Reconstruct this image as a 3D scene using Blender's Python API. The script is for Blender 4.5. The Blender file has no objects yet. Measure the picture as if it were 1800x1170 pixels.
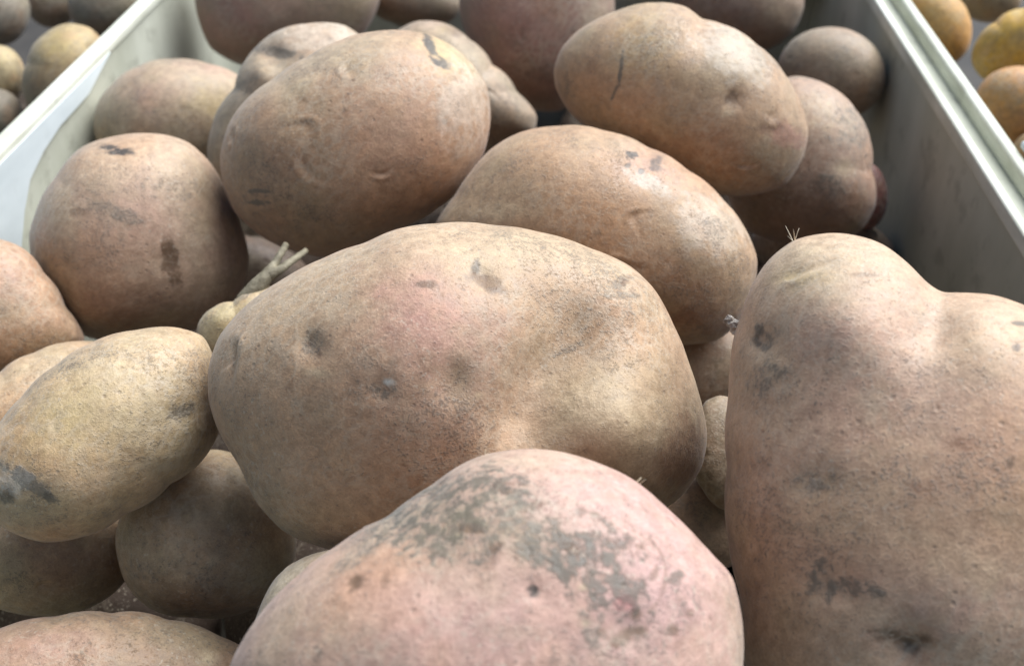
import bpy, bmesh, math, random
import numpy as np
from mathutils import Vector, Matrix

# ------------------------------------------------------------ camera, light
scn = bpy.context.scene
COL = scn.collection
F = 1800.0                       # focal length in photo pixels (photo 1800 x 1170)
PITCH = math.radians(37.11)      # looking down into the crate
YAW = math.radians(3.73)
RIM_Z = 0.160
CAM = np.array([0.0, 0.0, 0.327])

cd = bpy.data.cameras.new('camera')
cd.sensor_width = 36.0
cd.lens = 36.0
cd.clip_start = 0.01
cd.clip_end = 50.0
cd.dof.use_dof = True
cd.dof.focus_distance = 0.24
cd.dof.aperture_fstop = 17
cam = bpy.data.objects.new('camera', cd)
cam.location = CAM
cam.rotation_euler = (math.radians(90) - PITCH, 0, YAW)
COL.objects.link(cam)
scn.camera = cam

SUN_EL, SUN_AZ = math.radians(54), math.radians(50)      # azimuth clockwise from +Y
w = bpy.data.worlds.new('World')
scn.world = w
w.use_nodes = True
nt = w.node_tree
sky = nt.nodes.new('ShaderNodeTexSky')
sky.sky_type = 'NISHITA'
sky.sun_disc = False
sky.sun_elevation = SUN_EL
sky.sun_rotation = SUN_AZ
nt.links.new(sky.outputs[0], nt.nodes['Background'].inputs[0])
nt.nodes['Background'].inputs[1].default_value = 0.074
sl = bpy.data.lights.new('sun', 'SUN')
sl.energy = 5.0
sl.angle = math.radians(54)
sl.color = (0.95, 0.975, 1.0)
so = bpy.data.objects.new('sun', sl)
sd = Vector((math.sin(SUN_AZ) * math.cos(SUN_EL), math.cos(SUN_AZ) * math.cos(SUN_EL), math.sin(SUN_EL)))
so.rotation_euler = sd.to_track_quat('Z', 'Y').to_euler()
COL.objects.link(so)
scn.view_settings.view_transform = 'Standard'
scn.view_settings.look = 'None'
scn.view_settings.exposure = 0.62
scn.view_settings.gamma = 1.0

# ------------------------------------------------------------ geometry helpers
_R = np.array(cam.rotation_euler.to_matrix())
def ray(px, py):
    return _R @ np.array([(px - 900.0) / F, -(py - 585.0) / F, -1.0])
def on_z(px, py, z):
    d = ray(px, py)
    return CAM + d * ((z - CAM[2]) / d[2])
def on_x(px, py, x):
    d = ray(px, py)
    return CAM + d * ((x - CAM[0]) / d[0])

_rs = np.random.RandomState(7)
_perm = _rs.rand(64, 64, 64)
def vnoise(p):
    i = np.floor(p).astype(int)
    f = p - i
    f = f * f * (3 - 2 * f)
    r = 0
    for dx in (0, 1):
        for dy in (0, 1):
            for dz in (0, 1):
                wgt = (f[:, 0] if dx else 1 - f[:, 0]) * (f[:, 1] if dy else 1 - f[:, 1]) * (f[:, 2] if dz else 1 - f[:, 2])
                r = r + wgt * _perm[(i[:, 0] + dx) % 64, (i[:, 1] + dy) % 64, (i[:, 2] + dz) % 64]
    return r * 2 - 1
def fbm(p, octs=4, gain=0.5):
    r, a, t = 0, 1.0, 0
    for k in range(octs):
        r = r + a * vnoise(p * (2.03 ** k) + 11.3 * k)
        t += a
        a *= gain
    return r / t

_ico = {}
def ico(level):
    if level not in _ico:
        bm = bmesh.new()
        bmesh.ops.create_icosphere(bm, subdivisions=level, radius=1.0)
        v = np.array([q.co[:] for q in bm.verts])
        f = np.array([[q.index for q in g.verts] for g in bm.faces])
        bm.free()
        v /= np.linalg.norm(v, axis=1)[:, None]
        _ico[level] = (v, f)
    return _ico[level]

# colours of skin and of the marks on it (linear base colours)
TAN = (0.36, 0.25, 0.15)
KIND = {
    'pink':   (0.42, 0.235, 0.205),
    'rose':   (0.34, 0.13, 0.125),
    'orange': (0.40, 0.215, 0.105),
    'rust':   (0.22, 0.10, 0.05),
    'cream':  (0.52, 0.42, 0.28),
    'yellow': (0.46, 0.36, 0.15),
    'white':  (0.62, 0.60, 0.55),
    'lilac':  (0.45, 0.285, 0.275),
    'olive':  (0.25, 0.215, 0.13),
    'dirt':   (0.165, 0.14, 0.105),  # soil marks, and the painted shade on the bottom-left potato
    'brown':  (0.13, 0.075, 0.04),
    'dark':   (0.03, 0.024, 0.018),
}

def outline_radius(ab):
    """ab: (n,2) outline points about the centre -> radius at 720 angles, smoothed"""
    th = np.arctan2(ab[:, 1], ab[:, 0])
    r = np.hypot(ab[:, 0], ab[:, 1])
    o = np.argsort(th)
    th, r = th[o], r[o]
    g = np.linspace(-math.pi, math.pi, 720, endpoint=False)
    rr = np.interp(g, np.r_[th - 2 * math.pi, th, th + 2 * math.pi], np.r_[r, r, r])
    def sm(n, s):
        k = np.exp(-0.5 * (np.arange(-n, n + 1) / s) ** 2)
        return np.convolve(np.r_[rr[-n:], rr, rr[:n]], k / k.sum(), mode='valid')
    return g, sm(30, 3.5), sm(60, 15.0)

def frame(cx, cy, depth):
    d = ray(cx, cy)
    C = CAM + d * depth
    wv = -d / np.linalg.norm(d)
    u = np.cross(np.array([0, 0, 1.0]), wv); u /= np.linalg.norm(u)
    v = np.cross(wv, u)
    return C, u, v, wv

def shape(P, level):
    """vertices of a potato relative to its centre, centre, and local picture-plane coordinates"""
    cx, cy = P['c']
    depth = P['d'] if 'd' in P else 2257.0 * P['h'] / (cy + 777.0)
    C, u, v, wv = frame(cx, cy, depth)
    ab = []
    for (px, py) in P['o']:
        d = ray(px, py)
        q = CAM + d * (((C - CAM) @ wv) / (d @ wv)) - C
        ab.append((q @ u, q @ v))
    ab = np.array(ab)
    g, rr, rs_ = outline_radius(ab)
    px2m = depth / F
    t = P['t'] * px2m
    kk = math.sqrt(max(0.5, 1 - (t / depth) ** 2))
    rr, rs_ = rr * kk, rs_ * kk
    D, faces = ico(level)
    rho = np.hypot(D[:, 0], D[:, 1])
    th = np.arctan2(D[:, 1], D[:, 0])
    r = np.interp(th, np.r_[g, math.pi], np.r_[rr, rr[0]])
    r2 = np.interp(th, np.r_[g, math.pi], np.r_[rs_, rs_[0]])
    bl = np.clip((rho - 0.35) / 0.6, 0, 1); bl = bl * bl * (3 - 2 * bl)
    r = r2 + (r - r2) * bl
    rf = rho ** P.get('flat', 0.86)
    L = np.stack([r * rf * np.cos(th), r * rf * np.sin(th), t * D[:, 2]], 1)
    q = (C - CAM + L[:, 0:1] * u + L[:, 1:2] * v + L[:, 2:3] * wv) @ _R      # where each point of the skin lies in the photo
    a_px, b_px = 900.0 + F * q[:, 0] / -q[:, 2], 585.0 - F * q[:, 1] / -q[:, 2]
    front = np.clip(D[:, 2] * 3 + 0.3, 0, 1)
    for (bx, by, br, amp) in P.get('bumps', ()):
        L[:, 2] += front * amp * px2m * np.exp(-((a_px - bx) ** 2 + (b_px - by) ** 2) / (br * br))
    return L, D, faces, C, (u, v, wv), (a_px, b_px), front, px2m

MAT = {}
def link(name, verts, faces, mat, parent=None, loc=None, smooth=True):
    me = bpy.data.meshes.new(name)
    me.from_pydata([tuple(q) for q in verts], [], [tuple(int(i) for i in f) for f in faces])
    if smooth:
        me.polygons.foreach_set('use_smooth', [True] * len(me.polygons))
    me.materials.append(mat)
    ob = bpy.data.objects.new(name, me)
    COL.objects.link(ob)
    if loc is not None:
        ob.location = loc
    if parent is not None:
        ob.parent = parent
    return ob

def tag(o, label, cat, group=None):
    o['label'] = label
    o['category'] = cat
    if group:
        o['group'] = group

# ------------------------------------------------------------ materials
def new_mat(name):
    m = bpy.data.materials.new(name)
    m.use_nodes = True
    return m, m.node_tree, m.node_tree.nodes['Principled BSDF']

def N(nt, t, **kw):
    n = nt.nodes.new(t)
    for k, v in kw.items():
        setattr(n, k, v)
    return n
def noise(nt, vec, scale, detail=4, rough=0.55):
    n = N(nt, 'ShaderNodeTexNoise')
    n.inputs['Scale'].default_value = scale
    n.inputs['Detail'].default_value = detail
    n.inputs['Roughness'].default_value = rough
    nt.links.new(vec, n.inputs['Vector'])
    return n.outputs[0]
def ramp(nt, src, p0, p1, c0=(0, 0, 0, 1), c1=(1, 1, 1, 1)):
    r = N(nt, 'ShaderNodeValToRGB')
    r.color_ramp.elements[0].position, r.color_ramp.elements[1].position = p0, p1
    r.color_ramp.elements[0].color, r.color_ramp.elements[1].color = c0, c1
    nt.links.new(src, r.inputs[0])
    return r.outputs[0]
def mixc(nt, mode, fac, a, b):
    m = N(nt, 'ShaderNodeMixRGB', blend_type=mode)
    for k, x in ((0, fac), (1, a), (2, b)):
        if hasattr(x, 'is_linked'):
            nt.links.new(x, m.inputs[k])
        else:
            m.inputs[k].default_value = x
    return m.outputs[0]
def mul(nt, a, k):
    m = N(nt, 'ShaderNodeMath', operation='MULTIPLY')
    nt.links.new(a, m.inputs[0])
    m.inputs[1].default_value = k
    return m.outputs[0]

def skin_material():
    m, nt, b = new_mat('potato_skin')
    tc = N(nt, 'ShaderNodeTexCoord').outputs['Object']
    info = N(nt, 'ShaderNodeObjectInfo')
    off = N(nt, 'ShaderNodeVectorMath', operation='MULTIPLY_ADD')
    nt.links.new(info.outputs['Random'], off.inputs[0])
    off.inputs[1].default_value = (3.7, 5.1, 2.3)
    nt.links.new(tc, off.inputs[2])
    vec = off.outputs[0]
    base = N(nt, 'ShaderNodeVertexColor', layer_name='skin').outputs[0]
    # mottling of the thin skin
    n1 = noise(nt, vec, 380, 5, 0.66)
    c = mixc(nt, 'MULTIPLY', 1.0, base, ramp(nt, n1, 0.30, 0.70, (0.78, 0.76, 0.74, 1), (1.22, 1.24, 1.26, 1)))
    n2 = noise(nt, vec, 1500, 3, 0.7)
    c = mixc(nt, 'MULTIPLY', 1.0, c, ramp(nt, n2, 0.30, 0.70, (0.80, 0.79, 0.78, 1), (1.20, 1.21, 1.22, 1)))
    # scurfy pale flecks
    n3 = noise(nt, vec, 1000, 2, 0.5)
    patch = ramp(nt, noise(nt, vec, 55, 2, 0.5), 0.42, 0.62)
    fl = mixc(nt, 'MULTIPLY', 1.0, ramp(nt, n3, 0.60, 0.68), patch)
    c = mixc(nt, 'MIX', mul(nt, fl, 0.42), c, (0.50, 0.43, 0.33, 1))
    # soil specks in clusters
    n4 = noise(nt, vec, 1500, 4, 0.65)
    gr = N(nt, 'ShaderNodeVertexColor', layer_name='grit').outputs[0]
    g1 = mixc(nt, 'ADD', 1.0, n4, mul(nt, gr, 0.36))
    g1 = mixc(nt, 'ADD', 1.0, g1, mul(nt, noise(nt, vec, 480, 4, 0.7), 0.5))
    patch2 = ramp(nt, noise(nt, vec, 42, 3, 0.6), 0.48, 0.66)
    sp = mixc(nt, 'MULTIPLY', 1.0, ramp(nt, n4, 0.61, 0.67), patch2)
    c = mixc(nt, 'MIX', mul(nt, sp, 0.40), c, (0.09, 0.065, 0.045, 1))
    c = mixc(nt, 'MIX', mul(nt, ramp(nt, g1, 0.86, 1.10), 0.60), c, (0.085, 0.07, 0.052, 1))
    # lenticels
    vo = N(nt, 'ShaderNodeTexVoronoi')
    vo.inputs['Scale'].default_value = 330
    nt.links.new(vec, vo.inputs['Vector'])
    le = ramp(nt, vo.outputs['Distance'], 0.08, 0.20, (1, 1, 1, 1), (0, 0, 0, 1))
    le2 = mixc(nt, 'MULTIPLY', 1.0, le, ramp(nt, noise(nt, vec, 90, 1, 0.5), 0.5, 0.58))
    c = mixc(nt, 'MIX', mul(nt, le2, 0.40), c, (0.15, 0.10, 0.065, 1))
    # faint pale netting of the skin, in patches
    ve = N(nt, 'ShaderNodeTexVoronoi', feature='DISTANCE_TO_EDGE')
    ve.inputs['Scale'].default_value = 260
    wob = N(nt, 'ShaderNodeVectorMath', operation='MULTIPLY_ADD')
    nt.links.new(noise(nt, vec, 200, 3, 0.6), wob.inputs[0])
    wob.inputs[1].default_value = (0.008, 0.008, 0.008)
    nt.links.new(vec, wob.inputs[2])
    nt.links.new(wob.outputs[0], ve.inputs['Vector'])
    net = mixc(nt, 'MULTIPLY', 1.0, ramp(nt, ve.outputs['Distance'], 0.02, 0.16, (1, 1, 1, 1), (0, 0, 0, 1)), ramp(nt, noise(nt, vec, 34, 3, 0.6), 0.46, 0.62))
    c = mixc(nt, 'MIX', mul(nt, net, 0.30), c, (0.50, 0.42, 0.31, 1))
    nt.links.new(c, b.inputs['Base Color'])
    nt.links.new(ramp(nt, n1, 0.3, 0.7, (0.46, 0.46, 0.46, 1), (0.70, 0.70, 0.70, 1)), b.inputs['Roughness'])
    b.inputs['Specular IOR Level'].default_value = 0.6
    b.inputs['Subsurface Weight'].default_value = 0.0
    b.inputs['Sheen Weight'].default_value = 0.16
    b.inputs['Sheen Tint'].default_value = (0.86, 0.93, 1.0, 1)
    b.inputs['Sheen Roughness'].default_value = 0.4
    h = mixc(nt, 'ADD', 1.0, mul(nt, n1, 0.6), mul(nt, n2, 0.30))
    h = mixc(nt, 'SUBTRACT', 1.0, h, mul(nt, le2, 0.35))
    h = mixc(nt, 'ADD', 1.0, h, mul(nt, ramp(nt, g1, 0.84, 1.06), 0.7))
    h = mixc(nt, 'ADD', 1.0, h, mul(nt, noise(nt, vec, 70, 3, 0.5), 1.1))
    bp = N(nt, 'ShaderNodeBump')
    bp.inputs['Strength'].default_value = 0.38
    bp.inputs['Distance'].default_value = 0.0011
    nt.links.new(h, bp.inputs['Height'])
    nt.links.new(bp.outputs[0], b.inputs['Normal'])
    return m

def plain_mat(name, c0, c1, scale, rough=0.6, bump=0.3, dist=0.001, stretch=(1, 1, 1), spots=0.0):
    m, nt, b = new_mat(name)
    tc = N(nt, 'ShaderNodeTexCoord').outputs['Object']
    mp = N(nt, 'ShaderNodeMapping')
    mp.inputs['Scale'].default_value = stretch
    nt.links.new(tc, mp.inputs[0])
    n = noise(nt, mp.outputs[0], scale, 6, 0.62)
    c = ramp(nt, n, 0.33, 0.67, (*c0, 1), (*c1, 1))
    if spots:
        s = ramp(nt, noise(nt, tc, 60, 5, 0.65), 0.56, 0.66)
        c = mixc(nt, 'MIX', mul(nt, s, spots), c, (0.10, 0.09, 0.06, 1))
    nt.links.new(c, b.inputs['Base Color'])
    b.inputs['Roughness'].default_value = rough
    bp = N(nt, 'ShaderNodeBump')
    bp.inputs['Strength'].default_value = bump
    bp.inputs['Distance'].default_value = dist
    nt.links.new(n, bp.inputs['Height'])
    nt.links.new(bp.outputs[0], b.inputs['Normal'])
    return m

SKIN = skin_material()
GAP_SHADE = SKIN.copy()                 # the same skin without gloss, for potatoes coloured dark as gap shade
GAP_SHADE.name = 'gap_shade_skin'
_b = GAP_SHADE.node_tree.nodes['Principled BSDF']
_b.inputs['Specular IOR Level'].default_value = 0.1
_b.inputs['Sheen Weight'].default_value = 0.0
WALL = plain_mat('crate_wall', (0.38, 0.385, 0.30), (0.52, 0.525, 0.43), 45, 0.7, 0.25, 0.0008, (1, 0.5, 0.25), 0.28)
RIM = plain_mat('crate_rim', (0.46, 0.46, 0.36), (0.74, 0.74, 0.63), 60, 0.65, 0.6, 0.0006, (1, 0.3, 1), 0.15)
PLATE = plain_mat('crate_plate', (0.50, 0.55, 0.55), (0.66, 0.71, 0.71), 30, 0.4, 0.2, 0.0006, (1, 0.4, 1), 0.06)
BASE = plain_mat('crate_base', (0.03, 0.025, 0.018), (0.06, 0.05, 0.035), 40, 0.8)
TABLE = plain_mat('stall_board', (0.022, 0.019, 0.016), (0.045, 0.038, 0.03), 30, 0.8)
STEM = plain_mat('stem', (0.12, 0.10, 0.06), (0.32, 0.28, 0.19), 260, 0.7, 0.6, 0.001, (1, 1, 1), 0.3)
NUB = plain_mat('sprout_nub', (0.22, 0.18, 0.14), (0.55, 0.50, 0.44), 300, 0.6, 0.5, 0.0006)
HAIR = plain_mat('root_hair', (0.45, 0.38, 0.26), (0.6, 0.5, 0.36), 200, 0.6)

# ------------------------------------------------------------ potatoes
#POTATOES-BEGIN
def ell(cx, cy, rx, ry, rot=0, n=20, p=2.0):
    o = []
    a = math.radians(rot)
    for k in range(n):
        t = 2 * math.pi * k / n
        c, s = math.cos(t), math.sin(t)
        x = rx * math.copysign(abs(c) ** (2 / p), c)
        y = ry * math.copysign(abs(s) ** (2 / p), s)
        o.append((cx + x * math.cos(a) - y * math.sin(a), cy + x * math.sin(a) + y * math.cos(a)))
    return o

PT = []
def P(label, c, o, t, h, base=TAN, marks=(), bumps=(), level=7, lump=1.0, group='potatoes heaped in the crate', name='potato', **kw):
    PT.append(dict(label=label, c=c, o=o, t=t, h=h, base=base, marks=marks, bumps=bumps, level=level, lump=lump, group=group, name=name, **kw))

# the large two-lobed one in the middle
P('largest dented two-lobed potato lying across the middle of the crate', (800, 680),
  [(366, 650), (385, 590), (430, 540), (500, 490), (570, 455), (640, 430), (700, 404), (770, 395), (860, 396), (950, 407),
   (1040, 437), (1110, 470), (1150, 510), (1180, 570), (1205, 630), (1225, 690), (1243, 760), (1235, 820), (1195, 875),
   (1100, 920), (950, 950), (800, 975), (680, 980), (570, 964), (500, 935), (450, 880), (425, 820), (385, 760), (367, 700)],
  245, 0.163, (0.385, 0.265, 0.17),
  marks=[('rose', 740, 560, 120, 75, 35, 0.55), ('pink', 760, 660, 130, 150, 0, 0.5), ('cream', 1080, 740, 150, 70, 0, 0.6),
         ('orange', 560, 700, 180, 110, 0, 0.35), ('orange', 1060, 570, 110, 60, 20, 0.45), ('cream', 880, 430, 220, 45, 5, 0.45),
         ('rust', 1190, 800, 50, 60, 0, 0.45), ('orange', 600, 830, 170, 80, 0, 0.30), ('cream', 500, 540, 120, 60, -35, 0.35),
         ('dark', 838, 470, 8, 12, 10, 0.75), ('brown', 860, 500, 36, 13, 20, 0.8), ('brown', 752, 505, 16, 6, 0, 0.8),
         ('brown', 1092, 496, 20, 10, -30, 0.9), ('dirt', 1092, 520, 34, 8, 0, 0.5), ('dirt', 553, 610, 15, 32, 10, 0.35), ('brown', 549, 600, 4, 12, 10, 0.8), ('brown', 563, 622, 4, 10, -20, 0.8), ('brown', 560, 588, 4, 6, 0, 0.7),
         ('cream', 560, 655, 25, 8, 10, 0.7), ('dirt', 660, 690, 40, 16, 10, 0.5), ('white', 685, 672, 11, 6, 5, 1.0), ('cream', 840, 694, 7, 6, 0, 0.9),  # small white spot in the eye is a painted glint
         ('olive', 810, 665, 20, 40, 0, 0.5), ('brown', 690, 640, 14, 7, 0, 0.5), ('olive', 470, 900, 90, 40, 50, 0.45), ('dirt', 1010, 610, 40, 7, -25, 0.4)],
  bumps=[(985, 520, 66, -14), (990, 600, 74, -34), (950, 670, 64, -32), (915, 740, 60, -30), (700, 620, 180, 40), (1095, 750, 95, 48), (1100, 520, 60, 12), (1130, 630, 60, 12),
         (553, 610, 26, -12), (845, 490, 26, -10), (1095, 500, 20, -9), (800, 675, 40, -12), (700, 460, 120, 14), (672, 684, 20, -6),
         (480, 860, 70, 12)], level=8, detail=1)

P('large pink potato with grey soil smears in the front middle', (860, 1130),
  [(405, 1170), (455, 1080), (510, 1020), (590, 960), (680, 905), (760, 850), (830, 805), (920, 788), (1010, 800), (1100, 835),
   (1170, 890), (1240, 960), (1288, 1010), (1305, 1080), (1308, 1170), (1290, 1300), (1150, 1420), (850, 1460), (560, 1400), (400, 1270)],
  290, 0.158, (0.42, 0.28, 0.225),
  marks=[('lilac', 1030, 900, 240, 110, 25, 0.8), ('pink', 900, 980, 200, 90, 25, 0.5), ('pink', 700, 1120, 260, 110, 0, 0.45), ('orange', 640, 1030, 160, 60, -30, 0.12),
         ('lilac', 1150, 1040, 130, 150, 0, 0.7), ('lilac', 870, 1110, 90, 50, 0, 0.5), ('cream', 930, 800, 130, 30, 0, 0.4), ('cream', 640, 960, 170, 26, -35, 0.35), ('cream', 560, 1110, 100, 60, 0, 0.4),
         ('dirt', 800, 890, 120, 52, -20, 0.95), ('dirt', 760, 945, 100, 34, 10, 0.9), ('dirt', 930, 935, 130, 42, 30, 0.95), ('olive', 840, 920, 190, 90, 10, 0.6),
         ('dirt', 1030, 990, 110, 46, 35, 0.95), ('dirt', 1080, 950, 60, 26, 20, 0.7), ('brown', 760, 870, 14, 8, 0, 0.7), ('brown', 830, 930, 24, 9, 10, 0.8), ('brown', 870, 962, 16, 7, -30, 0.8), ('brown', 1045, 905, 9, 6, 30, 0.8), ('brown', 1120, 1080, 8, 10, 0, 0.7), ('brown', 905, 850, 30, 4, 8, 0.7), ('brown', 1000, 1010, 10, 8, 0, 0.6), ('brown', 1215, 1075, 7, 7, 0, 0.6), ('brown', 1150, 1010, 7, 12, 20, 0.6), ('cream', 1025, 1030, 8, 5, 0, 0.9), ('cream', 1030, 1095, 9, 5, 0, 0.9), ('dirt', 700, 900, 80, 32, -35, 0.8), ('dirt', 620, 985, 60, 16, -35, 0.5), ('brown', 625, 1025, 12, 20, 30, 0.8),
         ('brown', 680, 1020, 9, 18, 0, 0.5), ('dark', 938, 1040, 11, 11, 0, 0.95), ('rose', 1100, 1060, 16, 12, 0, 0.6),
         ('brown', 1185, 1105, 10, 11, 0, 0.75), ('brown', 1105, 1115, 34, 14, -20, 0.85), ('brown', 885, 860, 30, 8, 10, 0.7), ('brown', 940, 890, 24, 8, -20, 0.7), ('brown', 1000, 960, 26, 9, 30, 0.8), ('dirt', 1030, 1080, 60, 20, 60, 0.6),
         ('brown', 1060, 1110, 9, 8, 0, 0.6), ('dirt', 1190, 1010, 20, 9, -30, 0.6), ('brown', 1020, 900, 12, 7, 0, 0.6), ('olive', 900, 1110, 60, 16, 0, 0.4),
         ('brown', 1125, 960, 10, 6, 0, 0.6)],
  bumps=[(770, 930, 90, -10), (940, 1040, 16, -4), (1100, 1110, 30, -8), (625, 1025, 20, -6), (700, 1120, 160, 12), (1100, 930, 120, 10)],
  level=8, detail=1, scratches=1)

P('huge knobbed tan potato filling the lower right corner', (1600, 860),
  [(1280, 700), (1283, 640), (1286, 600), (1300, 560), (1318, 510), (1350, 460), (1400, 422), (1470, 411), (1540, 425), (1590, 460),
   (1628, 500), (1655, 517), (1690, 516), (1750, 522), (1800, 538), (1880, 575), (1980, 660), (2050, 800), (2070, 920), (2020, 1100), (1930, 1260), (1780, 1350),
   (1600, 1370), (1440, 1330), (1340, 1250), (1311, 1170), (1304, 1050), (1284, 950), (1279, 820)],
  260, 0.154, (0.43, 0.305, 0.205),
  marks=[('pink', 1560, 760, 260, 160, 0, 0.5), ('orange', 1620, 880, 260, 160, 0, 0.35), ('pink', 1650, 1080, 200, 80, 0, 0.6), ('cream', 1440, 450, 110, 36, 0, 0.6),
         ('cream', 1420, 500, 60, 24, 0, 0.6), ('yellow', 1410, 490, 40, 14, 0, 0.5), ('pink', 1500, 580, 170, 60, 0, 0.45), ('cream', 1740, 600, 110, 60, 0, 0.45), ('dirt', 1790, 570, 16, 4, 0, 0.8), ('dark', 1784, 612, 8, 7, 0, 0.7),
         ('olive', 1440, 850, 75, 38, 0, 0.65), ('dirt', 1430, 850, 36, 20, 0, 0.6), ('olive', 1450, 920, 110, 36, 0, 0.5), ('olive', 1350, 640, 60, 90, 0, 0.5),
         ('dirt', 1345, 590, 26, 20, 60, 0.9), ('dark', 1330, 590, 10, 20, 10, 0.8), ('dirt', 1355, 665, 40, 30, 20, 0.75), ('brown', 1390, 500, 16, 5, 0, 0.5),
         ('dirt', 1445, 1025, 26, 34, 10, 0.8), ('dirt', 1500, 1035, 50, 20, 10, 0.7), ('brown', 1590, 1125, 50, 14, 12, 0.95), ('dark', 1600, 1140, 24, 12, 0, 0.7),
         ('cream', 1520, 1080, 60, 30, 0, 0.4), ('brown', 1775, 812, 9, 11, 0, 0.9), ('rust', 1605, 855, 12, 8, 0, 0.6), ('rust', 1700, 780, 30, 14, 0, 0.4),
         ('olive', 1760, 900, 30, 30, 0, 0.35), ('brown', 1520, 488, 30, 4, 0, 0.5), ('cream', 1350, 760, 60, 50, 0, 0.35)],
  bumps=[(1480, 560, 90, 30), (1600, 1135, 40, -20), (1345, 600, 26, -14), (1435, 850, 44, -8), (1470, 1025, 40, -9), (1640, 580, 50, -22), (1740, 600, 70, 16), (1800, 572, 16, -8),
         (1560, 900, 200, 20), (1700, 1080, 120, 14)], level=8, detail=1, flat=0.74)

P('long smooth olive-tan potato at the left edge, lying over a rounder one', (180, 770),
  [(-35, 790), (0, 742), (40, 695), (100, 640), (160, 603), (240, 580), (310, 574), (358, 590), (380, 640), (382, 700), (386, 755),
   (360, 805), (300, 850), (220, 903), (150, 942), (70, 952), (0, 925), (-50, 865)],
  165, 0.186, (0.38, 0.275, 0.165),
  marks=[('cream', 200, 640, 150, 40, -25, 0.4), ('olive', 270, 780, 120, 60, -30, 0.35), ('yellow', 110, 740, 110, 70, -20, 0.35), ('orange', 180, 830, 110, 60, -20, 0.3),
         ('dirt', 50, 845, 60, 12, 35, 0.8), ('dark', 12, 870, 14, 20, 0, 0.85), ('white', 20, 845, 30, 24, 0, 0.5), ('dark', 85, 868, 8, 8, 0, 0.7),
         ('cream', 310, 735, 13, 8, -30, 0.9), ('dirt', 318, 722, 24, 14, -30, 0.6), ('olive', 60, 900, 80, 30, 0, 0.4)],
  bumps=[(315, 732, 20, -6), (100, 850, 60, 8)], level=8, detail=1)

P('round speckled potato with one brown bruise, beside the left crate wall', (240, 420),
  [(50, 415), (60, 380), (98, 312), (140, 262), (200, 238), (270, 234), (330, 250), (372, 290), (400, 345), (425, 400), (438, 455),
   (425, 520), (380, 566), (320, 585), (250, 592), (180, 598), (138, 586), (100, 545), (62, 480)],
  175, 0.176, (0.37, 0.26, 0.18),
  marks=[('cream', 190, 300, 120, 50, -20, 0.5), ('pink', 240, 380, 120, 90, 0, 0.4), ('orange', 150, 450, 80, 60, 0, 0.45), ('rust', 200, 530, 70, 40, 0, 0.4),
         ('brown', 300, 458, 17, 40, -12, 0.95), ('dark', 205, 264, 27, 9, 15, 0.95), ('olive', 90, 470, 40, 70, 0, 0.4), ('brown', 138, 375, 14, 10, 0, 0.5), ('dirt', 205, 375, 50, 12, 20, 0.4), ('dirt', 300, 330, 60, 20, 0, 0.35)],
  bumps=[(300, 460, 26, -5), (205, 264, 20, -4)], level=8, detail=1)

P('egg-shaped smooth tan potato with a black-lined pit near its top right', (630, 250),
  [(388, 270), (396, 232), (430, 180), (480, 140), (540, 100), (600, 70), (660, 55), (720, 55), (780, 72), (830, 112), (855, 150),
   (862, 210), (850, 270), (820, 320), (770, 365), (700, 402), (620, 440), (560, 450), (510, 438), (460, 415), (415, 375), (394, 325)],
  195, 0.158, (0.37, 0.245, 0.155),
  marks=[('orange', 560, 260, 150, 90, -20, 0.4), ('orange', 740, 300, 110, 60, -30, 0.45), ('cream', 560, 110, 170, 30, -28, 0.5), ('pink', 700, 250, 110, 90, 0, 0.3),
         ('yellow', 790, 92, 46, 30, 30, 0.7), ('dark', 756, 80, 9, 20, -20, 0.95), ('dark', 772, 108, 20, 8, 20, 0.95), ('cream', 820, 110, 45, 25, 40, 0.6),
         ('dirt', 455, 337, 20, 4, 0, 0.9), ('dirt', 455, 357, 20, 4, 0, 0.9), ('rust', 510, 290, 34, 30, 0, 0.35), ('olive', 430, 300, 40, 90, 0, 0.35), ('rust', 490, 380, 30, 20, 0, 0.3),
         ('brown', 606, 194, 5, 5, 0, 0.6), ('brown', 782, 214, 5, 5, 0, 0.6), ('olive', 600, 410, 110, 30, -10, 0.3), ('white', 810, 190, 46, 70, 0, 0.3)],
  bumps=[(765, 95, 24, -12), (700, 200, 130, 8)], level=8, detail=1)

P('long shiny potato with dark pinpricks on its back, right of the egg-shaped one', (1075, 405),
  [(760, 400), (800, 345), (830, 300), (860, 265), (910, 235), (980, 222), (1060, 230), (1140, 260), (1210, 300), (1270, 350), (1310, 400),
   (1332, 455), (1326, 515), (1300, 565), (1260, 598), (1200, 605), (1130, 585), (1020, 550), (900, 500), (790, 450)],
  190, 0.172, (0.38, 0.25, 0.15),
  marks=[('orange', 950, 310, 90, 60, 10, 0.4), ('cream', 900, 340, 80, 60, 0, 0.4), ('orange', 1040, 380, 80, 50, 30, 0.45), ('rust', 1210, 500, 80, 60, 30, 0.55),
         ('rust', 1240, 560, 60, 30, 0, 0.5), ('pink', 1150, 300, 70, 36, 25, 0.5), ('dark', 1110, 272, 11, 7, -10, 0.9), ('dark', 1155, 290, 9, 14, 20, 0.7), ('dark', 1128, 300, 6, 5, 0, 0.8),
         ('dark', 1104, 290, 5, 4, 0, 0.7), ('white', 1140, 320, 40, 14, 30, 0.4), ('white', 1250, 400, 60, 50, 40, 0.25), ('orange', 1090, 450, 120, 30, 15, 0.4), ('brown', 1052, 408, 7, 5, 0, 0.6), ('cream', 870, 370, 70, 14, 0, 0.4)],
  bumps=[(1130, 290, 34, -7), (1130, 380, 90, -8), (950, 330, 100, 10), (1250, 440, 80, 10)], level=8, detail=1)

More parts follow.
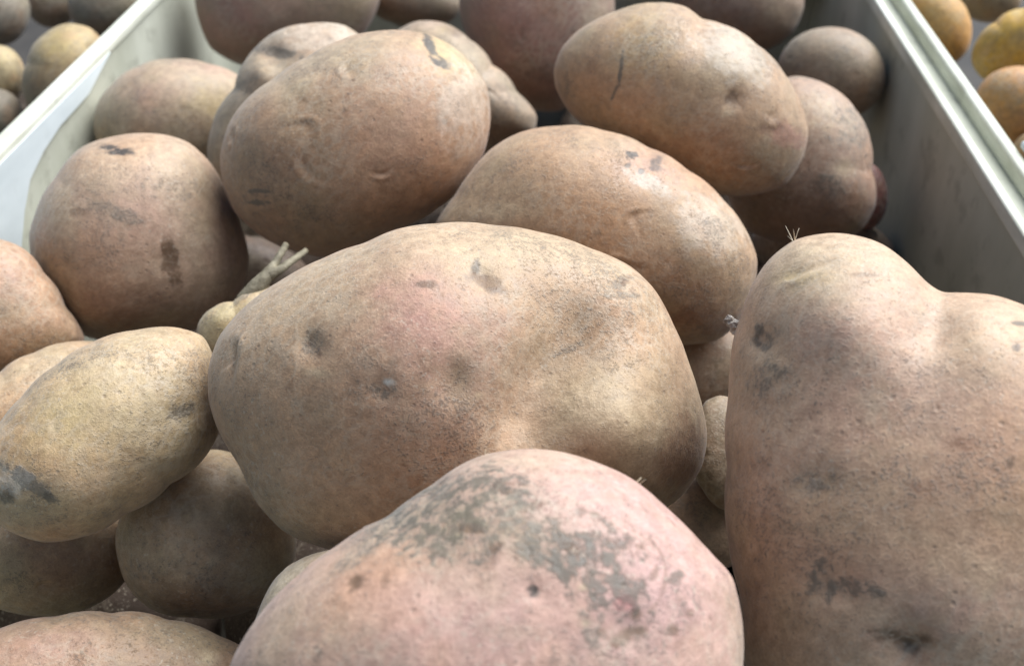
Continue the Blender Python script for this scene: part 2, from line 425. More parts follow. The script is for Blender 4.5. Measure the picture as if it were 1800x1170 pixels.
P('long pale-topped potato with a thin dark crack, at the upper right', (1200, 165),
  [(973, 122), (985, 85), (1020, 50), (1080, 20), (1150, 5), (1205, 12), (1232, 34), (1270, 44), (1330, 80), (1380, 132), (1410, 190),
   (1420, 232), (1412, 275), (1380, 325), (1300, 345), (1210, 320), (1120, 272), (1050, 235), (1000, 195), (978, 155)],
  165, 0.168, (0.37, 0.25, 0.155),
  marks=[('yellow', 1130, 80, 60, 60, 0, 0.35), ('orange', 1030, 130, 50, 50, 0, 0.4), ('orange', 1130, 170, 60, 40, 0, 0.4), ('dirt', 1092, 125, 3, 34, 8, 0.85),
         ('dirt', 1078, 165, 3, 20, 25, 0.7), ('brown', 1288, 172, 12, 16, 0, 0.7), ('cream', 1280, 200, 12, 6, 0, 0.7), ('rose', 1380, 240, 40, 20, 20, 0.4), ('cream', 1348, 243, 8, 10, 0, 0.6),
         ('white', 1290, 90, 70, 40, 35, 0.3), ('brown', 1350, 220, 30, 14, 0, 0.4), ('rust', 1250, 280, 120, 40, 15, 0.4), ('dirt', 995, 150, 4, 30, 0, 0.4)],
  bumps=[(1230, 60, 40, -10), (1290, 175, 20, -6)], level=8, detail=1)

P('rough dusty potato tucked under the right end of the long pale one', (1420, 290),
  [(1290, 200), (1340, 150), (1400, 132), (1460, 152), (1505, 195), (1530, 248), (1532, 300), (1540, 360), (1515, 405), (1450, 425),
   (1370, 425), (1310, 400), (1280, 340), (1270, 260)],
  120, 0.206, (0.31, 0.205, 0.145),
  marks=[('cream', 1450, 200, 60, 36, 30, 0.5), ('dirt', 1500, 225, 40, 40, 0, 0.5), ('cream', 1480, 300, 20, 16, 0, 0.7), ('dirt', 1460, 325, 30, 20, 0, 0.6), ('brown', 1380, 380, 120, 60, 0, 0.5), ('rust', 1510, 340, 30, 50, 0, 0.4)])

# the left middle and lower left
P('potato cut off by the left edge, below the pale corner of the crate', (-15, 545),
  [(-150, 540), (-110, 460), (-60, 426), (0, 420), (40, 436), (78, 480), (116, 540), (150, 596), (132, 632), (50, 655), (-20, 662), (-100, 640)],
  110, 0.188, (0.36, 0.235, 0.15), marks=[('pink', 10, 500, 50, 50, 0, 0.4), ('brown', 90, 590, 50, 30, 0, 0.4), ('orange', 20, 600, 70, 40, 0, 0.3)])
P('thin crescent of pale potato showing just above the long one at the left edge', (40, 740),
  [(-80, 760), (-50, 690), (0, 655), (60, 620), (130, 600), (190, 604), (210, 660), (180, 760), (120, 850), (20, 880), (-60, 840)],
  110, 0.205, (0.37, 0.265, 0.165), marks=[('cream', 40, 650, 60, 30, -30, 0.4)])
P('round shaded potato under the long one, at the lower left', (350, 940),
  [(203, 940), (208, 985), (230, 1038), (272, 1072), (340, 1084), (420, 1078), (480, 1050), (515, 1000), (520, 930), (490, 860), (440, 810), (380, 790), (310, 805), (240, 855)],
  140, 0.208, (0.33, 0.235, 0.145), marks=[('dirt', 350, 1005, 20, 26, 0, 0.5), ('dirt', 255, 1000, 30, 16, 0, 0.4), ('cream', 375, 985, 12, 9, 0, 0.5), ('olive', 300, 960, 80, 50, 0, 0.4)])
P('dim smooth potato at the lower left edge, below the long one', (75, 965),
  ell(75, 965, 165, 118, 0), 110, 0.218, (0.33, 0.235, 0.145), marks=[('yellow', 20, 1000, 60, 50, 0, 0.3)])
P('blurred pinkish potato along the bottom edge at the left', (190, 1215),
  ell(190, 1240, 320, 162, 2), 130, 0.215, (0.31, 0.21, 0.14), marks=[('pink', 60, 1140, 110, 40, 0, 0.5), ('cream', 360, 1160, 18, 14, 0, 0.9), ('olive', 300, 1110, 90, 30, 0, 0.5), ('dirt', 210, 1085, 160, 20, 0, 0.3)])  # wide dark strip along its top paints shade from the potato above
P('pale potato edge peeping out left of the pink soil-smeared one', (620, 1110),
  [(440, 1130), (455, 1070), (485, 1015), (530, 980), (580, 965), (680, 980), (760, 1060), (740, 1200), (600, 1260), (480, 1220)],
  110, 0.187, (0.37, 0.29, 0.21), marks=[('white', 500, 1020, 60, 50, 0, 0.15)])

# behind the egg-shaped one
P('grey-brown potato behind the upper left side of the egg-shaped one', (520, 200),
  [(366, 300), (372, 225), (412, 155), (432, 105), (475, 60), (540, 42), (605, 44), (650, 75), (690, 180), (660, 300), (560, 360), (440, 370), (385, 350)],
  110, 0.170, (0.35, 0.27, 0.19),
  marks=[('white', 560, 65, 80, 24, 0, 0.25), ('olive', 385, 260, 30, 90, 10, 0.5), ('cream', 470, 115, 50, 16, 15, 0.6), ('dirt', 490, 92, 50, 9, 15, 0.8), ('dirt', 430, 145, 34, 10, -30, 0.4)], bumps=[(480, 96, 26, -14), (460, 130, 26, 10)])
P('wedge-shaped potato behind the right side of the egg-shaped one', (815, 165),
  [(690, 60), (730, 38), (785, 42), (825, 70), (865, 115), (908, 162), (944, 204), (940, 232), (880, 255), (800, 275), (710, 250), (680, 160)],
  100, 0.186, (0.34, 0.26, 0.185), lump=0.3, marks=[('brown', 800, 54, 26, 9, 10, 0.7), ('yellow', 775, 54, 20, 8, 0, 0.4), ('dirt', 890, 170, 40, 30, 0, 0.4), ('pink', 735, 48, 40, 14, 0, 0.3), ('rust', 890, 235, 60, 18, 0, 0.4)])
P('broad dusty potato against the left crate wall, behind the round speckled one', (300, 205),
  [(165, 225), (170, 185), (198, 145), (240, 118), (300, 104), (365, 112), (425, 135), (455, 190), (440, 260), (370, 310), (260, 315), (185, 280)],
  110, 0.192, (0.37, 0.285, 0.195), marks=[('pink', 270, 165, 60, 40, 0, 0.4), ('olive', 200, 200, 34, 50, 0, 0.5), ('yellow', 370, 180, 50, 26, 0, 0.4), ('brown', 340, 225, 90, 20, 0, 0.35), ('pink', 370, 120, 60, 14, 10, 0.5)], level=6)
P('big pinkish brown potato cut off by the top edge, left of centre', (490, -5),
  [(342, -20), (350, 40), (370, 85), (410, 110), (470, 118), (560, 100), (640, 60), (668, 0), (650, -70), (560, -110), (430, -110), (360, -80)],
  115, 0.178, (0.31, 0.205, 0.15), marks=[('rose', 400, 50, 50, 60, 0, 0.3), ('olive', 590, 10, 60, 40, 0, 0.5)], level=6)
P('blurred dark potato at the top edge between two bigger brown ones', (722, -2), ell(722, -2, 90, 50, 10), 50, 0.19, (0.24, 0.185, 0.13), level=6)
P('big reddish brown potato hanging down from the top edge, at the centre', (935, 50),
  [(808, 10), (820, 60), (845, 110), (875, 160), (925, 190), (985, 195), (1040, 150), (1072, 70), (1080, 0), (1060, -70), (960, -110), (860, -90), (815, -40)],
  110, 0.180, (0.27, 0.165, 0.125), marks=[('rose', 900, 80, 60, 80, 0, 0.35), ('cream', 1050, 20, 26, 40, 0, 0.3), ('brown', 940, 150, 70, 40, 0, 0.4)], level=6)
P('brown potato cut off by the top edge, behind the long pale-topped one', (1300, 0),
  [(1180, -20), (1190, 40), (1240, 80), (1300, 92), (1352, 86), (1395, 55), (1413, 10), (1405, -40), (1350, -80), (1250, -80)],
  90, 0.184, (0.29, 0.195, 0.14), marks=[('cream', 1360, 20, 36, 40, 0, 0.35), ('rust', 1300, 40, 50, 30, 0, 0.3)], level=6)
P('small round brown potato near the right crate wall, at the back', (1462, 128), ell(1462, 130, 95, 82, 10), 80, 0.200, (0.27, 0.20, 0.135),
  marks=[('olive', 1470, 100, 60, 40, 0, 0.4)], level=6)
P('dark potato at the back against the right crate wall, at the top edge', (1365, -75), ell(1365, -75, 90, 60, 10), 60, 0.205, (0.22, 0.15, 0.11), level=6)
P('blurred potato at the top edge behind the reddish brown one', (800, -90), ell(800, -90, 120, 70, 0), 80, 0.19, (0.27, 0.19, 0.14), level=6)
P('blurred potato at the top edge behind the long pale-topped one', (1150, -75), ell(1150, -75, 120, 66, 0), 80, 0.19, (0.27, 0.19, 0.14), level=6)

# half hidden ones in the gaps
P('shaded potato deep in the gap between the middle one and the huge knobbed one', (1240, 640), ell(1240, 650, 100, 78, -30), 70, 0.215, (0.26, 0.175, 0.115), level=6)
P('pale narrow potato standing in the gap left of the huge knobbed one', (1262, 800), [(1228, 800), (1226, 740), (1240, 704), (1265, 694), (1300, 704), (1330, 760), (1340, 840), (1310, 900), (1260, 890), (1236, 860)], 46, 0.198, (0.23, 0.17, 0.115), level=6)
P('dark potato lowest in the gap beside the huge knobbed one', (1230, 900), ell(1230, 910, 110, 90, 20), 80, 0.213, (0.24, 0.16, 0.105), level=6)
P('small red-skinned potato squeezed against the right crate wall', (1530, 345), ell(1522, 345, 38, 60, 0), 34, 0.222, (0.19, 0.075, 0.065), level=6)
P('shadowed potato low down between the right crate wall and the rough dusty one', (1450, 430), ell(1450, 440, 130, 70, 10), 90, 0.245, (0.17, 0.115, 0.085), level=6)  # base colour darkened to stand in for shade low in the gap
P('shadowed potato deep behind the round speckled one and the egg-shaped one', (450, 470), ell(450, 490, 110, 70, 20), 70, 0.25, (0.14, 0.10, 0.075), level=6)  # base colour darkened so this gap looks shaded

P('small pale greenish potato wedged behind the left shoulder of the middle one', (415, 570),
  [(346, 604), (352, 562), (376, 540), (410, 530), (440, 508), (470, 498), (490, 520), (470, 570), (430, 620), (380, 640)],
  50, 0.180, (0.40, 0.34, 0.22), marks=[('yellow', 400, 560, 50, 30, -30, 0.4), ('dirt', 440, 512, 50, 4, -40, 0.4)],
  bumps=[(380, 560, 22, 4), (430, 520, 18, 3), (470, 490, 20, -5), (520, 450, 16, 3)], lump=1.0)

# neighbouring crate on the left
NL = 'potatoes beyond the left crate wall'
def Q(*a, **k):
    P(*a, group=NL, level=6, **k)
Q('yellowish green-tinged potato beyond the left crate wall', (125, 130), [(40, 160), (48, 110), (75, 62), (118, 42), (160, 50), (190, 90), (215, 150), (180, 205), (120, 225), (60, 205)], 80, 0.186, (0.36, 0.27, 0.14), marks=[('yellow', 110, 80, 40, 30, 0, 0.8), ('orange', 110, 140, 60, 40, 0, 0.3)])
Q('small pale potato cut off by the left edge, beyond the crate wall', (-5, 130), ell(-5, 135, 50, 56, 0), 50, 0.190, (0.34, 0.27, 0.16), marks=[('yellow', 10, 100, 30, 20, 0, 0.5)])
Q('shaded grey potato cut off by the left edge, beyond the crate wall', (-10, 205), ell(-10, 205, 52, 50, 0), 48, 0.205, (0.22, 0.19, 0.14))
Q('grey brown potato in the top left corner beyond the crate wall', (0, 25), ell(-5, 20, 58, 62, 0), 55, 0.195, (0.26, 0.22, 0.17))
Q('dull potato at the top edge just beyond the left crate wall', (190, 5), ell(185, 5, 66, 62, -20), 58, 0.195, (0.26, 0.22, 0.16))
Q('blurred potato at the top edge between the corner one and the dull one', (95, 0), ell(92, -10, 52, 60, 0), 50, 0.20, (0.28, 0.23, 0.175))
Q('blurred dark potato at the top edge farthest along the left crate wall', (255, -60), ell(255, -60, 60, 50, 0), 48, 0.20, (0.22, 0.18, 0.13))
NR = 'yellow potatoes beyond the right crate wall'
def Q(*a, **k):
    P(*a, group=NR, level=6, **k)
YE = (0.50, 0.27, 0.06)
Q('orange-yellow potato at the top edge just beyond the right crate rim', (1640, 45), ell(1640, 40, 62, 80, -35), 58, 0.192, YE, marks=[('yellow', 1650, 20, 30, 30, 0, 0.5)])
Q('bright yellow potato at the right edge near the top corner', (1775, 70), [(1708, 110), (1718, 70), (1750, 40), (1800, 15), (1860, 10), (1880, 60), (1840, 110), (1780, 135), (1730, 140)], 55, 0.188, (0.56, 0.35, 0.05))
Q('orange brown potato at the right edge below the bright yellow one', (1790, 185), ell(1795, 185, 82, 68, 10), 62, 0.195, (0.50, 0.25, 0.07), marks=[('rust', 1790, 220, 60, 30, 0, 0.4)])
Q('brownish potato in the top right corner', (1730, -10), ell(1735, -8, 62, 48, 10), 46, 0.205, (0.26, 0.17, 0.08))
Q('small ochre potato at the right edge, lowest beyond the crate rim', (1830, 285), ell(1835, 285, 62, 60, 0), 52, 0.215, (0.36, 0.22, 0.08))
#POTATOES-END

DEPTHS = {}   # filled in by the settling step: label -> metres from the camera
#DEPTHS-BEGIN
DEPTHS = {
    'largest dented two-lobed potato lying across the middle of the crate': 0.2525,
    'large pink potato with grey soil smears in the front middle': 0.1870,
    'huge knobbed tan potato filling the lower right corner': 0.2123,
    'long smooth olive-tan potato at the left edge, lying over a rounder one': 0.2547,
    'round speckled potato with one brown bruise, beside the left crate wall': 0.3512,
    'egg-shaped smooth tan potato with a black-lined pit near its top right': 0.3444,
    'long shiny potato with dark pinpricks on its back, right of the egg-shaped one': 0.3262,
    'long pale-topped potato with a thin dark crack, at the upper right': 0.3630,
    'rough dusty potato tucked under the right end of the long pale one': 0.4031,
    'potato cut off by the left edge, below the pale corner of the crate': 0.3155,
    'thin crescent of pale potato showing just above the long one at the left edge': 0.2995,
    'round shaded potato under the long one, at the lower left': 0.2812,
    'dim smooth potato at the lower left edge, below the long one': 0.2828,
    'blurred pinkish potato along the bottom edge at the left': 0.2436,
    'pale potato edge peeping out left of the pink soil-smeared one': 0.2237,
    'grey-brown potato behind the upper left side of the egg-shaped one': 0.3955,
    'wedge-shaped potato behind the right side of the egg-shaped one': 0.4456,
    'broad dusty potato against the left crate wall, behind the round speckled one': 0.4335,
    'big pinkish brown potato cut off by the top edge, left of centre': 0.5204,
    'blurred dark potato at the top edge between two bigger brown ones': 0.5533,
    'big reddish brown potato hanging down from the top edge, at the centre': 0.4912,
    'brown potato cut off by the top edge, behind the long pale-topped one': 0.5345,
    'small round brown potato near the right crate wall, at the back': 0.4684,
    'dark potato at the back against the right crate wall, at the top edge': 0.5863,
    'blurred potato at the top edge behind the reddish brown one': 0.6242,
    'blurred potato at the top edge behind the long pale-topped one': 0.6109,
    'shaded potato deep in the gap between the middle one and the huge knobbed one': 0.3446,
    'pale narrow potato standing in the gap left of the huge knobbed one': 0.2780,
    'dark potato lowest in the gap beside the huge knobbed one': 0.2920,
    'small red-skinned potato squeezed against the right crate wall': 0.4225,
    'shadowed potato low down between the right crate wall and the rough dusty one': 0.4447,
    'shadowed potato deep behind the round speckled one and the egg-shaped one': 0.4525,
    'small pale greenish potato wedged behind the left shoulder of the middle one': 0.3016,
    'yellowish green-tinged potato beyond the left crate wall': 0.4670,
    'small pale potato cut off by the left edge, beyond the crate wall': 0.4789,
    'shaded grey potato cut off by the left edge, beyond the crate wall': 0.4650,
    'grey brown potato in the top left corner beyond the crate wall': 0.5488,
    'dull potato at the top edge just beyond the left crate wall': 0.5628,
    'blurred potato at the top edge between the corner one and the dull one': 0.5810,
    'blurred dark potato at the top edge farthest along the left crate wall': 0.6296,
    'orange-yellow potato at the top edge just beyond the right crate rim': 0.5272,
    'bright yellow potato at the right edge near the top corner': 0.5010,
    'orange brown potato at the right edge below the bright yellow one': 0.4647,
    'brownish potato in the top right corner': 0.6032,
    'small ochre potato at the right edge, lowest beyond the crate rim': 0.4497,
}
#DEPTHS-END

def build_potato(P, idx):
    L, D, faces, C, (u, v, wv), (ax, by), front, px2m = shape(P, P['level'])
    size = np.linalg.norm(L, axis=1).mean()
    seed = np.array([idx * 3.17, idx * 1.31, idx * 2.71])
    nd = L / size
    nrm = D
    lump = P.get('lump', 1.0)
    low = fbm(nd * 1.6 + seed, 2)
    mid = fbm(nd * 5.0 + seed, 3)
    L = L + nrm * (low * 0.014 * size * lump + mid * 0.0045 * size)[:, None]
    # shallow eyes scattered over the skin
    rs = np.random.RandomState(100 + idx)
    eye = np.zeros(len(L))
    for _ in range(9):
        e = rs.normal(size=3); e /= np.linalg.norm(e)
        r0 = 0.05 + 0.05 * rs.rand()
        tu = np.cross(e, rs.normal(size=3)); tu /= np.linalg.norm(tu)
        tv = np.cross(e, tu)
        pu, pv, on = D @ tu, D @ tv, D @ e > 0
        pv = pv + 0.35 * pu * pu / r0
        amp = (0.5 + 0.5 * rs.rand()) * on
        slit = np.exp(-(pu / r0) ** 2 - (pv / (0.36 * r0)) ** 2) * amp
        basin = np.exp(-(pu * pu + pv * pv) / (1.3 * r0) ** 2) * amp
        brow = np.exp(-(pu / (1.1 * r0)) ** 2 - ((pv - 0.75 * r0) / (0.34 * r0)) ** 2) * amp
        L = L + nrm * ((0.010 * brow - 0.013 * slit - 0.006 * basin) * size)[:, None]
        eye = np.maximum(eye, slit)
    # colours
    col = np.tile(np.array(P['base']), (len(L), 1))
    m = fbm(nd * 2.1 + seed + 9, 4)
    k = np.clip(m * 2.0, 0, 1)[:, None] * 0.38
    col = col * (1 - k) + np.array(KIND['orange']) * k * (np.mean(P['base']) / 0.247)
    k = np.clip(-m * 2.0, 0, 1)[:, None] * 0.42
    col = col * (1 - k) + np.array(KIND['olive']) * 1.15 * k * (np.mean(P['base']) / 0.247)
    m2 = fbm(nd * 9 + seed + 5, 3)
    col *= (1 + 0.16 * m2)[:, None]
    fine = fbm(nd * 26 + seed, 3, 0.7)
    k = (eye ** 2 * 0.5 * np.clip(0.6 + fine, 0, 1))[:, None]
    col = col * (1 - k) + np.array(KIND['brown']) * k
    broken = fbm(nd * 15 + seed + 2, 4, 0.65)
    grit = np.clip(-0.02 + 0.8 * fbm(nd * 2.6 + seed + 77, 3), 0, 0.38)
    wx = fbm(nd * 7 + seed + 31, 3) ; wy = fbm(nd * 7 + seed + 47, 3)
    for (kind, x, y, rx, ry, rot, s) in P['marks']:
        a = math.radians(rot)
        j = 0.30 * min(rx, ry) + (12 if min(rx, ry) > 20 else 3)
        dx, dy = ax + wx * j - x, by + wy * j - y
        X = (dx * math.cos(a) + dy * math.sin(a)) / rx
        Y = (-dx * math.sin(a) + dy * math.cos(a)) / ry
        q = X * X + Y * Y
        if kind in ('dirt', 'dark', 'brown', 'white', 'rust', 'rose') and min(rx, ry) < 60:
            g = np.clip(1.35 - q * 0.9 + broken * 1.1 + fine * 0.9, 0, 1) * (q < 2.6)
            if kind == 'dirt' and min(rx, ry) > 15:
                g = np.clip(g * (0.55 + 1.3 * fine), 0, 1)
        else:
            g = np.exp(-q * 0.9) * np.clip(0.85 + 0.7 * broken, 0, 1.2) * (0.75 if kind in ('pink', 'rose') and P['c'] != (860, 1130) else 1.0)
        g = (np.clip(g * s, 0, 1) * (front > 0.05))[:, None]
        if kind in ('dirt', 'olive'):
            grit = np.maximum(grit, g[:, 0] * (1.15 if kind == 'dirt' else 0.7))
            if kind == 'dirt':
                g = g * 0.85
        col = col * (1 - g) + np.array(KIND[kind]) * g
    if P.get('scratches'):
        for (x, y, r, a0, a1) in [(1085, 1010, 85, -50, 50), (900, 850, 120, -60, -30)]:
            rr = np.hypot(ax - x, by - y); aa = np.degrees(np.arctan2(by - y, ax - x))
            g = np.exp(-((rr - r - 3 * broken) / 2.6) ** 2) * (aa > a0) * (aa < a1) * (front > 0.3) * 0.6
            col = col * (1 - g[:, None]) + np.array(KIND['brown']) * g[:, None]
    W = L[:, 0:1] * u + L[:, 1:2] * v + L[:, 2:3] * wv
    ob = link(P.get('name', 'potato'), W, faces, SKIN, loc=C)
    ca = ob.data.color_attributes.new('skin', 'FLOAT_COLOR', 'POINT')
    ca.data.foreach_set('color', np.c_[np.clip(col * np.array([1.03, 0.975, 0.895]), 0.005, 0.9), np.ones(len(col))].astype(np.float32).ravel())
    ga = ob.data.color_attributes.new('grit', 'FLOAT_COLOR', 'POINT')
    ga.data.foreach_set('color', np.repeat(np.c_[grit, grit, grit, np.ones(len(grit))].astype(np.float32)[:, :], 1, axis=0).ravel())
    tag(ob, P['label'], 'potato', P['group'])
    P['ob'], P['frame'], P['C'], P['px2m'] = ob, (u, v, wv), C, px2m
    P['verts'] = (W, ax, by, D[:, 2])
    return ob

BY = {}
for i, p in enumerate(PT):
    if p['label'] in DEPTHS:
        p['d'] = DEPTHS[p['label']]
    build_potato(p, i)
    BY[p['label']] = p

# potatoes of the layer below, glimpsed in the gaps
rs = np.random.RandomState(5)
protos = []
for k in range(3):
    V, Fc = ico(6)
    sc = np.array([(0.043, 0.033, 0.031), (0.039, 0.035, 0.033), (0.046, 0.031, 0.030)][k])
    sd_ = np.array([k * 7.7, 3.3, 1.1])
    W = V * sc * (1 + 0.10 * fbm(V * 1.5 + sd_, 2) + 0.012 * fbm(V * 6 + sd_, 3))[:, None]
    c_ = np.array((0.075, 0.053, 0.04)) * (1 + 0.35 * fbm(V * 3 + sd_, 4))[:, None]  # near-black skin colour stands in for the shade deep in the gaps
    me = bpy.data.meshes.new('potato')
    me.from_pydata([tuple(q) for q in W], [], [tuple(int(i) for i in f) for f in Fc])
    me.polygons.foreach_set('use_smooth', [True] * len(me.polygons))
    me.materials.append(GAP_SHADE)
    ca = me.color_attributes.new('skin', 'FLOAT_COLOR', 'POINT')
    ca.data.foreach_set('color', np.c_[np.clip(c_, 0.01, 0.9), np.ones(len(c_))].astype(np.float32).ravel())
    protos.append(me)
GLIMPSED = {8: 'dark buried potato glimpsed left of the round shaded one, above the bottom edge',
            9: 'dark buried potato in the gap right of the round shaded one, at the lower left',
            12: 'dark buried potato glimpsed between the long olive-tan one and the middle one',
            20: 'dark sliver of a buried potato beside the upper tips of the forked stem',
            21: 'dark buried potato in the slit between the egg-shaped one and the middle one',
            24: 'dark buried potato in the slit between the round speckled and the egg-shaped one',
            25: 'dark buried potato glimpsed at the left tip of the long shiny one',
            27: 'dark buried potato in the gap between the long shiny one and the rough dusty one',
            34: 'dark buried potato under the left end of the long pale-topped one',
            40: 'dark buried potato beyond the left crate wall, between two cut off by the left edge'}
nb = 0
for i in range(9):
    for j in range(4):
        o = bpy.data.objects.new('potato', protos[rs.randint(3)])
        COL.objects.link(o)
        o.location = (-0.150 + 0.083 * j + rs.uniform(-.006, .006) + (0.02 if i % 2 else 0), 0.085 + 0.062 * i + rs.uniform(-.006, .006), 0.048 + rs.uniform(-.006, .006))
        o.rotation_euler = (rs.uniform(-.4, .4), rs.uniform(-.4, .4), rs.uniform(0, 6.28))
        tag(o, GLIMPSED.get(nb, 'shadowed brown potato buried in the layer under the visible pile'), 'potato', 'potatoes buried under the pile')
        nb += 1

spots = [(-0.262, 0.38), (-0.275, 0.46), (-0.25, 0.54), (-0.33, 0.43), (-0.34, 0.52), (-0.27, 0.61),
         (0.235, 0.30), (0.245, 0.38), (0.235, 0.46), (0.315, 0.36), (0.32, 0.45), (0.245, 0.54), (0.32, 0.53)]
for (x, y) in spots:
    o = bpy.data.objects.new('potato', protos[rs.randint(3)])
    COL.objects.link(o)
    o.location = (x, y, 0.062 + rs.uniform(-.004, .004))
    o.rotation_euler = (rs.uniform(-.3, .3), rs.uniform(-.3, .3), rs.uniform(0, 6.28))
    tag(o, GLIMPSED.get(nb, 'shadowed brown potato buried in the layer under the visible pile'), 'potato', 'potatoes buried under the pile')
    nb += 1

# ------------------------------------------------------------ crate
def box_verts(x0, x1, y0, y1, z0, z1, bev=0.0):
    bm = bmesh.new()
    bmesh.ops.create_cube(bm, size=1.0)
    for q in bm.verts:
        q.co = Vector(((x0 + x1) / 2 + q.co.x * (x1 - x0), (y0 + y1) / 2 + q.co.y * (y1 - y0), (z0 + z1) / 2 + q.co.z * (z1 - z0)))
    if bev:
        bmesh.ops.bevel(bm, geom=bm.edges[:], offset=bev, segments=3, profile=0.5, affect='EDGES')
    return bm
def bm_obj(name, bm, mat, parent=None, smooth=False):
    me = bpy.data.meshes.new(name)
    bmesh.ops.recalc_face_normals(bm, faces=bm.faces[:])
    bm.to_mesh(me); bm.free()
    if smooth:
        me.polygons.foreach_set('use_smooth', [True] * len(me.polygons))
    me.materials.append(mat)
    ob = bpy.data.objects.new(name, me)
    COL.objects.link(ob)
    ob.parent = parent
    return ob

XL = on_z(135, 135, RIM_Z)[0]
XR = on_z(1667, 200, RIM_Z)[0]
Y0, Y1 = 0.02, 0.62
FL = 0.012
crate = bpy.data.objects.new('crate', None)
COL.objects.link(crate)
tag(crate, 'pale grey-green crate with a light rim holding the big tan potatoes', 'crate')
def part(name, x0, x1, y0, y1, z0, z1, mat, bev=0.0):
    return bm_obj(name, box_verts(x0, x1, y0, y1, z0, z1, bev), mat, crate)
part('base', XL, XR, Y0, Y1, FL - 0.008, FL, BASE)
part('side_wall', XL - 0.0045, XL, Y0 - 0.005, Y1 + 0.005, 0.003, RIM_Z - 0.002, WALL)
part('side_wall', XR, XR + 0.012, Y0 - 0.005, Y1 + 0.005, 0.003, RIM_Z - 0.004, WALL)
part('end_wall', XL + 0.0005, XR - 0.0005, Y1 + 0.0003, Y1 + 0.0058, 0.003, RIM_Z - 0.002, WALL)
part('end_wall', XL + 0.0005, XR - 0.0005, Y0 - 0.0058, Y0 - 0.0003, 0.003, RIM_Z - 0.03, WALL)
part('rim', XL - 0.006, XL + 0.0012, Y0 - 0.01, Y1 + 0.01, RIM_Z - 0.003, RIM_Z + 0.0015, RIM, 0.0012)
part('rim', XR - 0.0012, XR + 0.0022, Y0 - 0.01, Y1 + 0.01, RIM_Z - 0.005, RIM_Z + 0.001, RIM, 0.001)
part('rim', XR + 0.0105, XR + 0.0150, Y0 - 0.01, Y1 + 0.01, RIM_Z - 0.005, RIM_Z + 0.002, RIM, 0.0012)

q_ = on_z(1792, 292, RIM_Z)
part('corner_tab', XR + 0.0152, XR + 0.045, q_[1] - 0.035, q_[1] + 0.010, RIM_Z + 0.0022, RIM_Z + 0.0052, PLATE, 0.0013)
# pale smooth panel at the near left corner of the crate
def panel(pts_px, thick, name, mat, x):
    P3 = [on_x(px, py, x) for px, py in pts_px]
    bm = bmesh.new()
    a = [bm.verts.new((x + thick, q[1], q[2])) for q in P3]
    b = [bm.verts.new((x - 0.0005, q[1], q[2])) for q in P3]
    n = len(a)
    bm.faces.new(a); bm.faces.new(b[::-1])
    for k in range(n):
        bm.faces.new((a[k], b[k], b[(k + 1) % n], a[(k + 1) % n]))
    return bm_obj(name, bm, mat, crate)
panel([(188, 92), (150, 165), (100, 220), (70, 265), (46, 315), (36, 370), (30, 440), (20, 560), (-150, 700), (-420, 700), (-420, 560), (-250, 532), (0, 281)], 0.0016, 'corner_plate', PLATE, XL)

# ------------------------------------------------------------ stall board under everything
me_bm = box_verts(-1.2, 1.2, -0.6, 1.6, -0.03, 0.0)
tb = bm_obj('ground', me_bm, TABLE)
tb['kind'] = 'structure'

# ------------------------------------------------------------ small things
def tube(points, radii, seg=10):
    pts = [Vector(p) for p in points]
    vs, fs = [], []
    up = Vector((0.3, 0.2, 1)).normalized()
    for i, p in enumerate(pts):
        t = (pts[min(i + 1, len(pts) - 1)] - pts[max(i - 1, 0)]).normalized()
        a = t.cross(up).normalized(); b = t.cross(a)
        for k in range(seg):
            an = 2 * math.pi * k / seg
            vs.append(p + (a * math.cos(an) + b * math.sin(an)) * radii[i])
    for i in range(len(pts) - 1):
        for k in range(seg):
            fs.append((i * seg + k, i * seg + (k + 1) % seg, (i + 1) * seg + (k + 1) % seg, (i + 1) * seg + k))
    n = len(vs)
    vs += [pts[0], pts[-1]]
    for k in range(seg):
        fs.append((n, (k + 1) % seg, k))
        fs.append((n + 1, (len(pts) - 1) * seg + k, (len(pts) - 1) * seg + (k + 1) % seg))
    return vs, fs
def skin_point(label, px, py):
    """point of that potato's surface nearest to this place of the picture, in its own coordinates"""
    p = BY[label]
    W, ax, by, dz = p['verts']
    d = (ax - px) ** 2 + (by - py) ** 2 + np.where(dz < -0.15, 1e6, 0)
    return Vector(W[int(np.argmin(d))])
def hairs(label, spots, length, seed):
    p = BY[label]
    rs = random.Random(seed)
    for (x, y, n) in spots:
        vs, fs = [], []
        x0 = x
        for _ in range(n):
            a = skin_point(label, x + rs.uniform(-6, 6), y + rs.uniform(-3, 3))
            out = a.normalized()
            d = (out + Vector((rs.uniform(-.6, .6), rs.uniform(-.6, .6), rs.uniform(0, .6)))).normalized()
            l = length * rs.uniform(.5, 1.1)
            bend = Vector((rs.uniform(-1, 1), rs.uniform(-1, 1), rs.uniform(-1, 1))) * l * 0.35
            pts = [a - d * .0012 + d * l * t + bend * t * t for t in (0, .25, .5, .75, 1)]
            v, f = tube(pts, [.00013, .00012, .0001, .00008, .00005], 5)
            f = [tuple(i + len(vs) for i in q) for q in f]
            vs += v; fs += f
        link('root_hair', vs, fs, HAIR, parent=p['ob'])
BIGR = 'huge knobbed tan potato filling the lower right corner'
PINK = 'large pink potato with grey soil smears in the front middle'
MID = 'largest dented two-lobed potato lying across the middle of the crate'
LONGP = 'long pale-topped potato with a thin dark crack, at the upper right'
hairs(BIGR, [(1398, 423, 4)], 0.0042, 3)
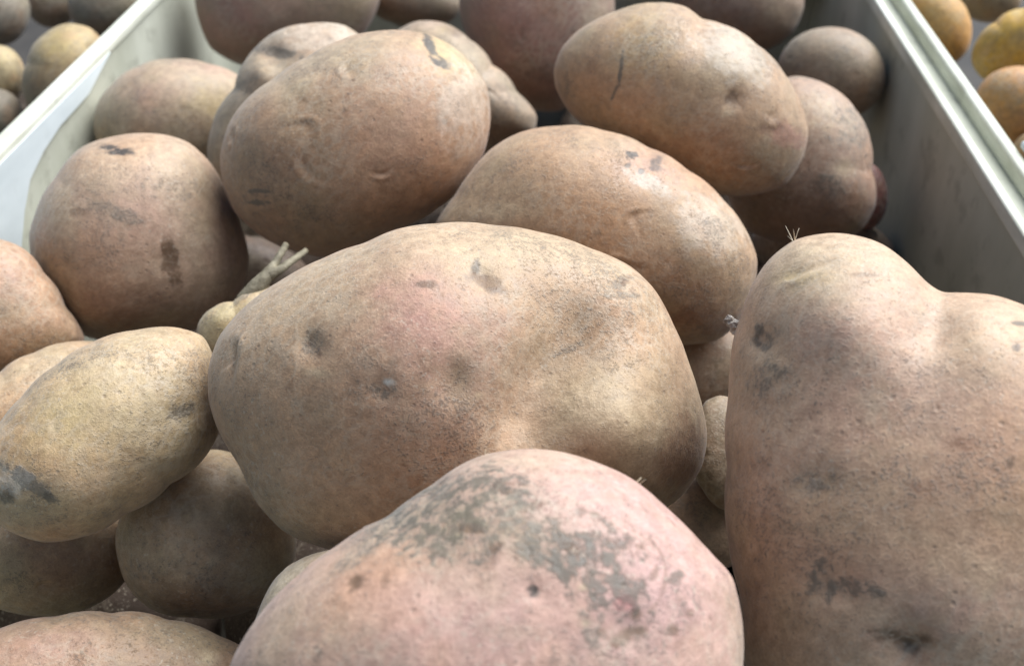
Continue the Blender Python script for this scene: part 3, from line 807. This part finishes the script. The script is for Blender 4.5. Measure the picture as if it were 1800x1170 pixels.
hairs(PINK, [(1125, 845, 3), (850, 797, 3)], 0.0025, 4)
# knobbly sprout at the left shoulder of the huge one
a = skin_point(BIGR, 1303, 574)
u_, v_, w_ = [Vector(q) for q in BY[BIGR]['frame']]
def knob(parent, base, blobs, mat, seed, name):
    """a cluster of little lumps grown into one mesh"""
    V, Fc = ico(5)
    vs = []; fs = []
    for (dx, dy, dz, r) in blobs:
        c = base + u_ * dx + v_ * dy + w_ * dz
        k = 1 + 0.65 * fbm(V * 1.9 + seed + dx * 900, 4)
        W = V * (r * k)[:, None] + np.array(c)
        fs += [tuple(int(i) + len(vs) for i in q) for q in Fc]
        vs += [tuple(q) for q in W]
    return link(name, vs, fs, mat, parent=parent)
knob(BY[BIGR]['ob'], a, [(-.0032, .0006, .0000, .0011), (-.0018, .0000, -.0002, .0012), (-.0004, -.0002, -.0008, .0018)], NUB, 3.3, 'sprout')

def thin_stem(name, pix, rad, parent=None):
    P3 = [CAM + ray(x, y) * d for x, y, d in pix]
    ps, rs_ = [], []
    for i in range(len(P3) - 1):
        for t in np.linspace(0, 1, 6, endpoint=False):
            ps.append(P3[i] * (1 - t) + P3[i + 1] * t); rs_.append(rad[i] * (1 - t) + rad[i + 1] * t)
    ps.append(P3[-1]); rs_.append(rad[-1])
    v, f = tube(ps, rs_, 14)
    va = np.array([tuple(q) for q in v])
    ctr = np.array(P3[0])
    va = va + (fbm(va * 500, 3, 0.6) * 0.0007)[:, None] * np.array([0.5, 0.3, 0.8])
    if parent is not None:
        return link(name, va - np.array(parent.location), f, STEM, parent=parent)
    return link(name, va - ctr, f, STEM, loc=ctr)
st = thin_stem('dried_stem', [(425, 530, .300), (448, 508, .300), (470, 484, .301), (482, 466, .303), (492, 448, .305), (503, 430, .309)], [.0022, .0026, .0021, .0013, .0011, .0010])
thin_stem('side_shoot', [(472, 484, .301), (492, 474, .302), (514, 458, .305), (538, 440, .310)], [.0019, .0014, .0011, .0009], parent=st)
tag(st, 'forked pale dried stem lying behind the top left edge of the middle potato', 'stem')
